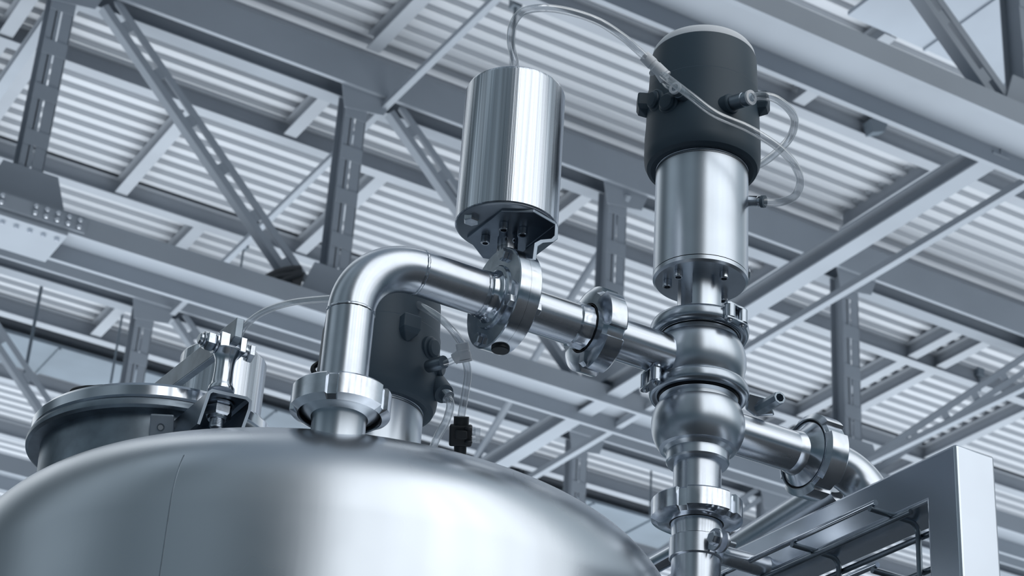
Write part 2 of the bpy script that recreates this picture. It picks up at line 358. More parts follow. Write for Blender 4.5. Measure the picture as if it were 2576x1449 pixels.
for (a, b, h, r, lb) in (((120, 640), (60, 945), 1.0195, .022, 'thin dark hanger rod hanging at the far left'), ((313, 760), (268, 965), 1.0195, .016, 'thin pale hanger rod in front of the far truss post'),
                       ((615, 608), (605, 680), 1.0195, .014, 'short dark hanger rod above the middle truss chord'), ((1298, 0), (1290, 165), 1.0195, .018, 'thin dark hanger behind the left clear hose'),
                       ((2462, 930), (2464, 985), 1.0195, .016, 'short dark hanger rod at the right edge'), ((1640, 1120), (1600, 1300), 1.0195, .016, 'thin hanger rod between tank and upright valve')):
    p = onZ(a[0], a[1], h*U); lo = -1.0
    best = min((p.z+k*.02 for k in range(-120, 0)), key=lambda z: abs((lambda q: H_PX/2-F_PX*q.dot(UP)/q.dot(FW))(V((p.x, p.y, z)))-b[1]))
    m = MB().cyl(p, (p.x, p.y, best), r, 8).box((p.x-.05, p.y-.05, p.z-.10), (p.x+.05, p.y+.05, p.z+.02))
    part('hanger_rod', m, rodm, label=lb, cat='rod', group='hanger rods from the roof')

# ------------------------------------------------------------------ dark floor slab, unseen, added to keep the equipment's undersides dark
part('floor', MB().box((-7, -9, -1.72), (9.5, 9.5, -1.6)), floorm, label='unseen dark floor slab added to darken the undersides of the equipment', kind='structure', smooth=0)
# ------------------------------------------------------------------ process equipment
XT, YT = 1.612, 2.2857
TO_CAM = V((-XT, -YT, 0)).normalized(); TO_R = V((RT.x, RT.y, 0)).normalized()
PZ = 1.391                                            # height of the horizontal pipe run
# tank
TX, TY, TR, TZ, TK, TC = 1.2056, 2.6903, .55, .9597, .165, 1.554
TCZ = TZ-math.sqrt((TC-TK)**2-(TR-TK)**2); TA = math.atan2(TZ-TCZ, TR-TK)
def tank_z(x, y):
    q = math.hypot(x-TX, y-TY)
    if q > TC*math.cos(TA): return TZ+math.sqrt(max(0, TK*TK-max(0, q-(TR-TK))**2))
    return TCZ+math.sqrt(TC*TC-q*q)
t = thing('process_tank', 'large satin steel tank with domed top filling the bottom left', 'tank', (TX, TY, -1.6))
hp = [(TR-TK+TK*math.cos(a), TZ+TK*math.sin(a)) for a in np.linspace(0, TA, 36)]+[(TC*math.cos(a), TCZ+TC*math.sin(a)) for a in np.linspace(TA, math.pi/2-1e-3, 30)[1:]]
part('tank_shell', MB().lathe([(0, -1.1), (TR-.02, -1.1), (TR, -1.08), (TR, 0), (TR, .5), (TR, TZ-.1)]+hp+[(0, TCZ+TC)], (TX, TY, 0), Z1, 180), tankm, t)
for k in range(4):
    a = R_(45+90*k); part('leg', MB().cyl((TX+.42*math.cos(a), TY+.42*math.sin(a), -1.6), (TX+.42*math.cos(a), TY+.42*math.sin(a), -1.09), .04, 24), satin, t)
# upright weld seam on the shell
sm = MB(); q0 = onZ(400, 1220, .9)
d0 = V((-.50, -.83, 0))
aa = math.atan2(onZ(390, 1320, .80).y-TY, onZ(390, 1320, .80).x-TX)
def shellp(a, z, off=0): return V((TX+(TR+off)*math.cos(a), TY+(TR+off)*math.sin(a), z))
best = None
for k in range(720):
    a = -math.pi+math.pi*k/720; p = shellp(a, .80); sx = W_PX/2+F_PX*p.dot(RT)/p.dot(FW)
    if p.dot(V((math.cos(a), math.sin(a), 0))-V((0, 0, 0))) is None: continue
    n = V((math.cos(a), math.sin(a), 0))
    if n.dot(-p) > 0 and (best is None or abs(sx-385) < best[0]): best = (abs(sx-385), a)
SA = best[1]
sm.tube([shellp(SA, z, -.0013) for z in np.linspace(-.5, TZ, 20)]+[V((TX+(r-.0013)*math.cos(SA), TY+(r-.0013)*math.sin(SA), z)) for r, z in hp[:14]], .0017, 10)
part('weld_seam', sm, dsteel, t)
# nozzle necks
def union_nut(o, ax, label, parts_loc=None, R=.069, h=.036, bore=.037, phase=0., open_=False, slots=5, cham=.011):
    """slotted round nut; o = centre of the chamfered end, ax points to the other end"""
    def rf(t, r):
        if r < R*.93: return r
        k = ((t+phase) % (2*math.pi/slots))/(2*math.pi/slots)
        return r-.0058 if k < .20 else r
    m = MB(); b = .056 if open_ else bore
    m.lathe([(b, 0.003), (b+.0015, 0), (R-cham, 0), (R, cham*.55), (R, h-.003), (R-.0028, h), (bore, h), (bore, h-.008), (b, h-.010)], o, ax, 220, rf=rf, close=True)
    return part('union_nut', m, turned, None, label, 'nut', 'slotted union nuts on the pipes', origin=V(o))
# ---- left nozzle, elbow
NX = 1.021; NZ0, NZ1 = 1.134, 1.168
EB = .098
t = thing('elbow_pipe', 'satin steel elbow pipe rising from the tank and turning right into the flanged valve', 'pipe', (NX, YT, 1.16))
path = [V((NX, YT, 1.15)), V((NX, YT, PZ-EB))]+[V((NX+EB-EB*math.cos(a), YT, PZ-EB+EB*math.sin(a))) for a in np.linspace(0, math.pi/2, 20)][1:]+[V((1.236, YT, PZ))]
part('bent_tube', MB().tube(path, .0335, 56), satin, t)
for o, ax in ((V((NX, YT, PZ-EB)), Z1), (V((NX+EB, YT, PZ)), X1), (V((1.221, YT, PZ)), X1), (V((NX, YT, 1.178)), Z1)):
    m = MB(); m.lathe([(.0333, -.0028), (.0345, -.001), (.0345, .001), (.0333, .0028)], o, ax, 90, rf=lambda th, r: r+.00018*math.sin(th*31)+.00022*math.sin(th*17+1))
    part('weld_bead', m, satin, t)
m = MB().lathe([(.0345, 1.088-.06), (.0368, 1.088), (.037, 1.126), (.039, 1.132), (.045, 1.137), (.0535, 1.1405), (.0555, 1.143), (.0555, 1.150), (.03, 1.150)], (NX, YT, 0), Z1, 64)
part('tank_nozzle', m, blast, bpy.data.objects['process_tank'])
union_nut((NX, YT, NZ0), Z1, 'bright slotted union nut on the tank nozzle, under the big elbow', R=.0685, h=.038, open_=True, phase=R_(62), slots=5)
part('gasket', MB().lathe([(.0553, 0), (.0562, 0), (.0562, .006), (.0553, .006)], (NX, YT, 1.137), Z1, 48, close=True), black, None, 'thin black gasket ring inside the tank nozzle nut', 'gasket')
# ---- flanged valve (butterfly) with brushed actuator
FX = 1.262; FR = .0775
t = thing('flanged_valve', 'round bolted steel flange valve in the pipe run under the brushed cylinder', 'valve', (FX, YT, PZ-FR))
part('flange_disc', MB().lathe([(.03, 0), (.047, 0), (.049, .002), (.049, .004), (FR-.0015, .004), (FR, .0055), (FR, .0225), (.03, .0225)], (1.240, YT, PZ), X1, 96), turned, t)
part('flange_disc', MB().lathe([(.03, .0228), (FR, .0228), (FR, .040), (FR-.0015, .0415), (.045, .0415), (.04, .045), (.03, .045)], (1.240, YT, PZ), X1, 96), turned, t)
part('hub', MB().lathe([(.033, -.016), (.0350, -.013), (.0352, -.008), (.0375, -.004), (.0405, -.001), (.041, .002), (.03, .002)], (1.240, YT, PZ), X1, 64), polish, t)
def flp(px, py, xx): return onY(px, py, YT) if False else onX(px, py, xx)
for ang in (62, -28, -118, 152):
    a = R_(ang); d = -Y1*math.cos(a)+Z1*math.sin(a); o = V((1.244, YT, PZ))+d*.0645
    b = hexbolt(t, o, -X1, .0098, .0085, 'hex_bolt', ref=d)
    hexbolt(t, V((1.2815, YT, PZ))+d*.0645, X1, .0098, .0085, 'hex_nut', ref=d)
o = V((1.262, YT, PZ))-Z1*.0755
part('rubber_plug', MB().lathe([(.013, -.004), (.0135, 0), (.0135, .005), (.0125, .0065), (0, .007)], o, -Z1, 32), black, t, label='black rubber plug')
part('valve_stem', MB().lathe([(.0155, 0), (.0155, .016), (.0135, .018), (.0135, .05)], (FX, YT, PZ+FR-.006), Z1, 40), turned, t)
AR = .0772; AX = 1.258
t = thing('brushed_actuator', 'brushed steel cylinder actuator standing above the flanged valve', 'actuator', (AX, YT, 1.508))
part('base_disc', MB().lathe([(0, 1.5105), (AR-.006, 1.5105), (AR-.0025, 1.5125), (AR-.0025, 1.514), (0, 1.514)], (AX, YT, 0), Z1, 96), platem, t)
part('cylinder', MB().lathe([(0, 1.514), (AR-.001, 1.514), (AR, 1.515), (AR, 1.748), (AR-.002, 1.7535), (AR-.010, 1.760), (AR-.02, 1.762), (0, 1.764)], (AX, YT, 0), Z1, 128), brushZ, t)
# bent bracket: profile in X-Z, extruded along Y
zb = 1.506
out = [onZ(x, y, zb) for x, y in ((1175, 598), (1262, 531), (1343, 534), (1398, 566), (1360, 612), (1300, 665), (1215, 650))]
br = MB().prism(out, (0, 0, .0055))
p1 = onZ(1343, 534, zb); p2 = onZ(1398, 566, zb)
x2 = p2.x+.002; yb0 = p2.y; pr = [(x2-.008, zb+.0055), (x2, zb+.003), (x2+.003, zb-.004), (x2+.003, zb-.022), (x2-.004, zb-.030), (x2-.022, zb-.038), (x2-.030, zb-.046), (x2-.032, zb-.075), (x2-.032, zb-.095),
      (x2-.038, zb-.095), (x2-.038, zb-.075), (x2-.036, zb-.042), (x2-.026, zb-.033), (x2-.008, zb-.025), (x2-.003, zb-.018), (x2-.003, zb-.001)]
br.prism([(a, yb0, b) for a, b in pr], (0, .085, 0))
part('mounting_bracket', br, bracketm, t, smooth=0, bevel=.0008, label='dark bent mounting bracket')
hexbolt(t, onZ(1187, 545, 1.512), -Z1, .0125, .010, 'hex_bolt')
for x, y in ((1222, 595), (1268, 562), (1316, 575)): socket(t, onZ(x, y, zb), -Z1, .0068, .012)
part('drive_shaft', MB().lathe([(.0155, 0), (.0155, .030), (.0138, .031), (.0138, .065)], (FX, YT, PZ+FR-.002), Z1, 40), turned, t)
# ---- middle pipe spool, nut
t = thing('pipe_spool', 'short satin pipe between the flanged valve and the slotted nut', 'pipe', (1.28, YT, PZ-.033))
part('straight_tube', MB().tube([(1.275, YT, PZ), (1.385, YT, PZ)], .0325, 64), pipeX, t)
part('weld_collar', MB().lathe([(.0322, 0), (.0345, .003), (.034, .008), (.0345, .016), (.036, .028), (.037, .034)], (1.378, YT, PZ), X1, 64, rf=lambda th, r: r+.0004*math.sin(th*13)), turned, t, label='discoloured welded collar')
union_nut((1.4025, YT, PZ), X1, 'slotted union nut standing upright in the pipe run left of the round valve', R=.0665, h=.036, bore=.0375, phase=R_(20))
part('gasket', MB().lathe([(.0366, 0), (.0376, 0), (.0376, .003), (.0366, .003)], (1.4015, YT, PZ), X1, 64, close=True), black, None, 'thin black seal line inside the upright union nut', 'gasket')
# ---- double seat valve bodies
def sph(r, zc, z0, z1, n=26, e=1.0):
    return [(r*math.sqrt(max(0, 1-((z-zc)/e)**2/(r*r))), z) for z in np.linspace(z0, z1, n)]
t = thing('seat_valve', 'steel valve body of two round bulbs stacked on the upright pipe', 'valve', (XT, YT, 1.22))
ub_ = [(.052, 1.353), (.060, 1.357)]+[(max(.056, q), z) for q, z in sph(.0728, 1.396, 1.358, 1.428, e=.95)]+[(.056, 1.431), (.058, 1.436), (.062, 1.440), (.05, 1.442)]
part('upper_bulb', MB().lathe(ub_, (XT, YT, 0), Z1, 96), blast, t)
lb_ = [(.043, 1.236), (.045, 1.240), (.052, 1.248)]+[(q, z) for q, z in sph(.0712, 1.289, 1.250, 1.318, e=.95)]+[(.0545, 1.322), (.055, 1.328), (.060, 1.332), (.05, 1.335)]
part('lower_bulb', MB().lathe(lb_, (XT, YT, 0), Z1, 96), blast, t)
part('collar', MB().lathe([(.038, 1.224), (.0455, 1.225), (.0475, 1.228), (.0475, 1.250), (.046, 1.254), (.043, 1.256)], (XT, YT, 0), Z1, 80), blast, t)
part('inlet_tube', MB().tube([(1.430, YT, PZ), (1.560, YT, PZ)], .0325, 64), pipeX, t)
part('outlet_tube', MB().tube([(1.640, YT, 1.297), (1.800, YT, 1.297)], .0325, 64).lathe([(.0325, 0), (.034, .004), (.0355, .010), (.036, .014)], (1.785, YT, 1.297), X1, 64), pipeX, t)
part('bottom_tube', MB().tube([(XT, YT, 1.23), (XT, YT, 1.14)], .0360, 64), satin, t)
def clamp(zc, label, hinge_az, lever):
    t = thing('clamp_ring', label, 'clamp', (XT, YT, zc-.014), 'clamp rings around the valve body')
    part('band', MB().lathe([(.0600, -.0095), (.064, -.0120), (.069, -.0135), (.0735, -.0125), (.0762, -.0085), (.0770, -.002), (.0762, .0045), (.0735, .0095), (.069, .0125), (.063, .0130), (.0595, .010)], (XT, YT, zc), Z1, 110, close=True), castm, t, smooth=60)
    part('seal', MB().lathe([(.054, -.0150), (.0615, -.0135), (.0615, -.004), (.054, -.004)], (XT, YT, zc), Z1, 64, close=True), black, t)
    a = R_(hinge_az); n = TO_CAM*math.cos(a)+TO_R*math.sin(a); tg = Z1.cross(n)
    if lever: tg = -tg
    c = V((XT, YT, zc))+n*.078
    for s in (-1, 1):                                # knuckle blocks
        k = MB().cyl(c+tg*s*.0135-Z1*.0105+n*.004, c+tg*s*.0135+Z1*.0105+n*.004, .0088, 24)
        part('knuckle', k, castm, t)
    for dz in (-.0135, .0105):
        m = MB(); pts = []
        for k in range(28):
            th = 2*math.pi*k/28; ex = math.cos(th)*.0245; ey = math.sin(th)*(.0100-.0035*math.cos(th*2)**2*0+.0); w = .0105-.004*(1-abs(math.cos(th)))
            pts.append(c+n*.004+tg*ex+n*(math.sin(th)*w)+Z1*dz)
        m.prism(pts, (0, 0, .003)); part('link_plate', m, castm, t)
    for s in (-1, 1): part('pin', MB().lathe([(.0045, 0), (.0045, .031), (.003, .0328), (0, .0335)], c+n*.004+tg*s*.0135+Z1*.0155, -Z1, 16), boltm, t)
    return t, n
clamp(1.4515, 'dark clamp ring under the actuator yoke, its link at the right', 42, False)
t, n = clamp(1.3470, 'dark clamp ring between the two bulbs, its link at the left', -62, True)
# lever screw of lower clamp
c = at(1893, 1015, 3.16)
ear = MB().prism([at(1880, 985, 3.15), at(1935, 1000, 3.15), at(1950, 1045, 3.15), at(1900, 1048, 3.15), at(1876, 1030, 3.15)], at(0, 0, 0)+FW*.016)
part('clamp_ear', ear, castm, t, smooth=0, bevel=.003)
a, b = at(1912, 1029, 3.15), at(1962, 1000, 3.10); ax = (b-a)
part('long_nut', MB().lathe([(.0095, 0), (.0105, .003), (.0105, ax.length-.002), (.0098, ax.length), (.0068, ax.length), (.0062, ax.length-.012), (0, ax.length-.012)], a, ax, 8), dsteel, t, smooth=20)
# ---- big pneumatic actuator (also used for the one behind)
def actuator(ox, oy, dz, label, front, full=True, hs=1., cyl0=1.5475, plast=plast):
    fr = V((front.x, front.y, 0)).normalized(); sd = Z1.cross(fr)
    zm = lambda z: 1.744+(z-1.744)*hs if z > 1.76 else z
    A = lambda r, z: (r, zm(z)+dz)
    t = thing('pneumatic_actuator', label, 'actuator', (ox, oy, 1.476+dz), 'dark-headed pneumatic actuators')
    o = V((ox, oy, 0))
    part('cylinder', MB().lathe([A(0, cyl0), A(.0748, cyl0), A(.0748, 1.7385), A(.0738, 1.7392), A(.0738, 1.7400), A(.0748, 1.7407), A(.0748, 1.753), A(0, 1.753)], o, Z1, 128), blast, t)
    part('seam_line', MB().lathe([A(.0740, 1.7350), A(.07495, 1.7350), A(.07495, 1.7359), A(.0740, 1.7359)], o, Z1, 128, close=True), black, t)
    if full: bp = part('base_plate', MB().lathe([A(.03, 1.536), A(.071, 1.536), A(.0748, 1.5395), A(.0748, 1.5462), A(.0738, 1.5470), A(0, 1.5470)], o, Z1, 128), blast, t)
    part('head_housing', MB().lathe([A(.070, 1.7445), A(.083, 1.7415), A(.0895, 1.7450), A(.0935, 1.7540), A(.0945, 1.765), A(.0945, 1.800), A(.0930, 1.822), A(.0925, 1.850), A(.0920, 1.8865), A(.0905, 1.8885), A(.0880, 1.9555), A(.0870, 1.9590), A(0, 1.9590)], o, Z1, 128), plast, t)
    part('end_cap', MB().lathe([A(.0862, 1.9560), A(.0866, 1.961), A(.0850, 1.969), A(.080, 1.977), A(.066, 1.985), A(.045, 1.990), A(0, 1.993)], o, Z1, 96), white, t, label='pale domed cap')
    if full:
        # yoke and stem
        for az_, w in ((24, 44), (-115, 38)):
            y = MB(); pts = []
            for k in range(13):
                q = R_(az_-w+2*w*k/12); pts.append(o+(fr*math.cos(q)+sd*math.sin(q))*.0355+Z1*(1.456+dz))
            for k in range(12, -1, -1):
                q = R_(az_-w+2*w*k/12); pts.append(o+(fr*math.cos(q)+sd*math.sin(q))*.0305+Z1*(1.456+dz))
            nn = len(pts); hgt = V((0, 0, .082)); B2 = [p+hgt for p in pts]
            fs = [(i, (i+1) % nn, (i+1) % nn+nn, i+nn) for i in range(nn)]+[(i, 25-i-1+0, 25-i, i) for i in ()]
            fs += [(i, i+1, 24-i, 25-i) for i in range(12)]+[(i+nn, 25-i+nn, 24-i+nn, i+1+nn) for i in range(12)]
            y.add(pts+B2, fs); part('yoke_leg', y, blast, t)
        part('stem', MB().cyl(o+Z1*(1.44+dz), o+Z1*(1.54+dz), .008, 20), turned, t)
        part('yoke_base', MB().lathe([A(.03, 1.452), A(.058, 1.454), A(.060, 1.459), A(.058, 1.4635), A(.03, 1.466)], o, Z1, 64), blast, t)
    for q in ((-41, -82, 45, 135, -165) if full else ()):
        d = fr*math.cos(R_(q))+sd*math.sin(R_(q)); socket(t, o+d*.052+Z1*(1.5365+dz), -Z1, .0072, .012)
    # lugs
    for q, zz in ((-84, 1.862), (80, 1.862)):
        d = fr*math.cos(R_(q))+sd*math.sin(R_(q)); e = Z1.cross(d); c = o+d*.090+Z1*(zm(zz)+dz)
        m = MB(); L = .019
        def ring(z, w, l): return [c+e*s*w+d*l_+Z1*z for s, l_ in ((-1, -.006), (1, -.006), (1, l), (-1, l))]
        rr = [ring(.019, .013, L*.85), ring(.0165, .0145, L), ring(-.004, .0145, L), ring(-.012, .0115, L*.85), ring(-.021, .003, .004)]
        vs = [p for g in rr for p in g]; fs = [(0, 1, 2, 3), (19, 18, 17, 16)]
        for k in range(4): fs += [(k*4+(i+1) % 4, k*4+i, k*4+4+i, k*4+4+(i+1) % 4) for i in range(4)]
        m.add(vs, fs); part('lug', m, plast, t, smooth=0, bevel=.002)
    # round exhaust plugs
    for q, zz in ((-55, 1.846), (-36, 1.826)):
        d = (fr*math.cos(R_(q))+sd*math.sin(R_(q))-Z1*.12).normalized(); c = o+d*.088+Z1*(zm(zz)+dz+.01)
        part('plug', MB().lathe([(.0185, 0), (.0185, .008), (.0165, .0098), (.0145, .010), (.0145, .0135), (.0115, .0165), (0, .0175)], c, d, 40), plast, t)
    # text mark above the rim
    return t, o, fr, sd
front = TO_CAM
t, o, fr, sd = actuator(XT, YT, 0, 'tall upright actuator with dark slate head and white cap, steel cylinder below', front)
hexbolt(t, V((XT, YT, 1.566))+(TO_R*.97-TO_CAM*.24).normalized()*.0740, TO_R, .0095, .0075)
# port bosses with push-in fittings
def fitting(parent, a, b, r, m, name='fitting', ring=True):
    a, b = V(a), V(b); L = (b-a).length
    f = part(name, MB().lathe([(r*.82, 0), (r, .001), (r, L*.62), (r*.9, L*.64), (r*.9, L*.70), (r, L*.72), (r*.92, L), (r*.6, L)], a, b-a, 28), m, parent)
    if ring: part('collet', MB().lathe([(r*.60, L*.9), (r*1.02, L*.92), (r*1.02, L*.92+.004), (r*.6, L*.92+.004)], a, b-a, 24, close=True), white, f)
    return f
a, b = at(1786, 285, 3.262), at(1843, 259, 3.228)
part('port_boss', MB().lathe([(.014, -.012), (.0165, 0), (.0165, (b-a).length-.002), (.0150, (b-a).length)], a, b-a, 40), plast, t)
fitting(t, at(1841, 260, 3.230), at(1890, 245, 3.200), .0120, dsteel)
a, b = at(1745, 262, 3.268), at(1722, 238, 3.240)
part('port_boss', MB().lathe([(.0150, -.012), (.0150, .010), (.0135, .012)], at(1738, 250, 3.275), (b-a), 40), plast, t)
fitting(t, at(1728, 250, 3.250), at(1698, 221, 3.225), .0105, dsteel)
fitting(t, at(1884, 506, 3.24), at(1922, 507, 3.225), .0088, boltm, ring=False)
part('collet', MB().cyl(at(1916, 507, 3.226), at(1924, 507, 3.223), .0100, 24), plast2, t)
# faint embossed marks
mk = MB()
for k, (dx, dy) in enumerate(((1772, 316), (1780, 322), (1790, 318), (1800, 326), (1812, 322), (1822, 330))):
    c = at(dx, dy, 3.2405+.0012*k)
    mk.tube([c+RT*.003*math.cos(a)+UP*.003*math.sin(a) for a in np.linspace(0, (4.2, 6.2, 2.8, 5.0, 3.3, 6.1)[k], 8)], .0003, 5)
part('embossed_mark', mk, plast2, t)
# ---- tee fitting and clear hoses
def tee(p0, p1, p2, label):
    p0, p1, p2 = V(p0), V(p1), V(p2); mid = p0.lerp(p1, .62)
    t = thing('tee_fitting', label, 'fitting', p0, 'white push-in tee fittings')
    L = (p1-p0).length
    part('body', MB().lathe([(.0062, 0), (.0098, .001), (.0102, L*.42), (.0092, L*.45), (.0092, L*.55), (.0102, L*.58), (.0102, L*.97), (.006, L)], p0, p1-p0, 28), white, t)
    L2 = (p2-mid).length
    part('branch', MB().lathe([(.007, 0), (.0085, L2*.4), (.0085, L2*.95), (.005, L2)], mid, p2-mid, 24), white, t)
    part('collet', MB().lathe([(.006, 0), (.0105, 0), (.0105, .0035), (.006, .0035)], p1, p1-p0, 24), white, t)
    part('mounting_eye', MB().lathe([(.0015, -.002), (.0045, -.002), (.0045, .002), (.0015, .002)], p0.lerp(p1, .5)-UP*.012-RT*.004, FW, 16), white, t)
    return t
tee(at(1620, 140, 3.255), at(1672, 190, 3.245), at(1673, 203, 3.25), 'white push-in tee fitting left of the dark slate head')
def hose(pts, label, r=.0058):
    m = MB().tube([at(*p) for p in pts], r, 18, sub=8)
    return part('clear_hose', m, clear, None, label, 'hose', 'clear plastic air hoses')
hose([(1297, 176, 3.22), (1294, 150, 3.20), (1285, 105, 3.19), (1290, 62, 3.185), (1315, 30, 3.18), (1365, 20, 3.18), (1432, 29, 3.19), (1505, 54, 3.20), (1565, 92, 3.22), (1600, 122, 3.24), (1632, 152, 3.254)], 'clear hose arching from the brushed cylinder over to the white tee fitting', .0066)
hose([(1662, 184, 3.247), (1690, 205, 3.22), (1740, 243, 3.19), (1800, 287, 3.17), (1880, 322, 3.17), (1950, 365, 3.19), (1995, 410, 3.21), (2013, 455, 3.22), (2000, 492, 3.225), (1965, 508, 3.225), (1918, 509, 3.226)], 'clear hose slanting across the dark head and looping back to the steel cylinder', .0066)
hose([(1884, 247, 3.21), (1915, 241, 3.2), (1950, 248, 3.20), (1985, 275, 3.22), (1999, 305, 3.24), (1988, 345, 3.28), (1955, 382, 3.34), (1915, 412, 3.40), (1880, 425, 3.46)], 'clear hose looping from the right-hand fitting round behind the head', .0066)
hose([(1668, 200, 3.25), (1680, 214, 3.248), (1696, 222, 3.235)], 'very short clear hose between white tee and metal fitting on the head', .0060)
# ---- bottom nut, neck, pipe clamp, standpipe
union_nut((XT, YT, 1.130), Z1, 'slotted union nut low on the upright pipe under the bulbs', R=.0680, h=.036, bore=.0385, phase=R_(8))
part('gasket', MB().lathe([(.0380, 0), (.0392, 0), (.0392, .003), (.0380, .003)], (XT, YT, 1.1295), Z1, 64, close=True), black, None, 'thin black seal line under the low union nut', 'gasket')
sa = V((1, -1, 0)).normalized()
part('standpipe', MB().tube([(XT, YT, 1.06), (XT, YT, 1.01)]+[V((XT, YT, 1.01))+sa*.07*(1-math.cos(a))-Z1*.07*math.sin(a) for a in np.linspace(.1, 1.3, 8)]+[V((XT, YT, .90))+sa*.10, V((XT, YT, -1.6))+sa*.10], .0365, 48).lathe([(.0365, 1.05), (.0365, 1.104), (.0365, 1.106), (.0375, 1.118), (.0385, 1.132)], (XT, YT, 0), Z1, 64), satin, None, 'upright satin pipe running down out of view below the low nut', 'pipe', smooth=40)
t = thing('pipe_clamp', 'bolted pipe clamp band on the upright pipe with a stub to the frame', 'clamp', (XT, YT, 1.07))
part('band', MB().lathe([(.0366, 1.0735), (.0392, 1.0735), (.0400, 1.0745), (.0400, 1.104), (.0392, 1.105), (.0366, 1.105)], (XT, YT, 0), Z1, 80, close=True), satin, t)
EA = R_(38); en = fr*math.cos(EA)+sd*math.sin(EA); et = Z1.cross(en)
for s in (-1, 1):
    m = MB(); c = V((XT, YT, 1.0895))+en*.052+et*s*.0050
    pts = [c+en*.0155*math.cos(a)*(1.15 if math.cos(a) < 0 else 1)+Z1*.0165*math.sin(a) for a in np.linspace(0, 2*math.pi, 24, endpoint=False)]
    m.prism(pts, et*s*.0035); part('ear', m, satin, t, smooth=40)
c = V((XT, YT, 1.0895))+en*.054
sg = -1 if et.dot(TO_R) > 0 else 1
hexbolt(t, c+et*sg*.0085, et*sg, .0098, .008, 'hex_bolt')
hexbolt(t, c-et*sg*.0085, -et*sg, .0088, .007, 'hex_nut'); part('threaded_end', MB().cyl(c-et*sg*.015, c-et*sg*.028, .0045, 12), boltm, t)
XB = 1.738
part('stub', MB().lathe([(.024, -.01), (.0165, .010), (.0150, .016), (.0150, .083), (.0172, .088), (.0172, .0905)], (1.648, YT, 1.0935), X1, 40), satin, t)
# ---- outlet nut, elbow behind the frame, pipe behind
union_nut((1.812, YT, 1.299), X1, 'open-faced slotted union nut on the lower outlet pipe at the right', R=.0665, h=.040, bore=.037, open_=True, phase=R_(35), slots=4)
part('liner', MB().lathe([(.0325, -.012), (.036, -.006), (.052, .008), (.053, .014), (.03, .014)], (1.805, YT, 1.299), X1, 64), turned, bpy.data.objects['seat_valve'])
part('gasket', MB().lathe([(.0528, 0), (.0563, 0), (.0563, .008), (.0528, .008)], (1.816, YT, 1.299), X1, 64, close=True), black, None, 'black gasket ring inside the open-faced nut', 'gasket')
t = thing('outlet_elbow', 'bright steel elbow right of the open-faced nut, dipping behind the frame rail', 'pipe', (1.85, YT, 1.20))
ez = 1.299; er = .064
path = [V((1.845, YT, ez)), V((1.872, YT, ez))]+[V((1.872+er*math.sin(a), YT-.02*(1-math.cos(a)), ez-er*(1-math.cos(a)))) for a in np.linspace(0, 1.15, 14)][1:]
part('bent_tube', MB().tube(path, .0335, 48), satin, t)
part('weld_bead', MB().lathe([(.0333, -.0028), (.0348, -.001), (.0348, .001), (.0333, .0028)], (1.868, YT, ez), X1, 60), satin, t)
# branch pipe running away to the left behind the rail
pz = [at(2108, 1236, 3.30), at(1860, 1392, 3.48), at(1640, 1530, 3.64)]
t = thing('branch_pipe', 'satin pipe running away to the lower left behind the frame rail', 'pipe', pz[1])
part('straight_tube', MB().tube([pz[0]+(pz[0]-pz[1])*.05, pz[1], pz[2]], .034, 48), satin, t)
part('outlet_neck', MB().tube([at(2100, 1215, 3.28), at(2098, 1250, 3.30), at(2092, 1290, 3.33)], .0215, 28), polish, t)
p0 = at(1652, 1418, 3.6); p1 = at(1720, 1378, 3.45)
part('drain_pipe', MB().tube([at(1600, 1446, 3.62), at(1710, 1385, 3.5)], .017, 20), polish, None, 'thin shiny pipe between the tank edge and the upright pipe', 'pipe')
# ---- frame: post and rail of square tube
t = thing('equipment_frame', 'square steel frame at the lower right, a tall post with a rail running back', 'frame', (XB+.035, 1.865, -1.6))
PYn = 1.865
x1 = onY(2511, 1300, PYn).x
inner = onX(2330, 1257, XB); PYf = inner.y; ZT = 1.148; ZL = 1.083
ZT2 = ZT
part('welded_tube', MB().prism([(XB, PYn, -1.6), (XB, PYf, -1.6), (XB, PYf, ZL), (XB, 2.50, ZL), (XB, 2.50, ZT), (XB, PYn, ZT)], (x1-XB, 0, 0)), framem, t, smooth=30, bevel=.0045)
part('end_seam', MB().bar((XB+.002, PYf+.0008, ZL-.0012), (x1-.002, PYf+.0008, ZL-.0012), .003, .003, side=Y1), dsteel, t)

# ---- wire tray hanging in the frame
t = thing('wire_tray', 'wire mesh cable tray of long rods and bent cross wires under the rail', 'tray', (1.75, 2.3, .98))
rr = .0042
def rod(px0, py0, X, z_shift=0, y_end=2.44, r=rr):
    p = onX(px0, py0, X); return p, MB().cyl(p, (p.x, y_end, p.z), r, 16)
XA = 1.700
pa, m = rod(2203, 1264, XA); part('long_rod', m, polish, t)
yc_ = pa.y; za = pa.z
def cross(y, parent=t, z=za, x0=XA, w=.080, drop=.30):
    zc = z-.0085; pth = [V((x0-.006, y, zc)), V((x0+w-.016, y, zc))]+[V((x0+w-.016+.016*math.sin(a), y, zc-.016*(1-math.cos(a)))) for a in np.linspace(0, math.pi/2, 8)][1:]+[V((x0+w, y, zc-drop))]
    return part('cross_wire', MB().tube(pth, rr, 16), dsteel, parent)
ys = [yc_+.006, onX(2000, 1378, XA).y]; step = ys[1]-ys[0]
for k in range(4): cross(ys[0]+k*step)
for dx, dz, ye in ((.031, -.017, 1.951), (.0885, -.026, PYf+.003), (.0885, -.078, PYf+.003)):
    part('long_rod', MB().cyl((XA+dx, ye, za+dz), (XA+dx, 2.44, za+dz), rr, 16), dsteel, t)
pb = onX(2203, 1436, XA+.0); cross(pb.y, z=pb.z+.008)
part('long_rod', MB().cyl((XA, pb.y-.004, pb.z+.008), (XA, 2.44, pb.z+.008), rr, 16), polish, t)
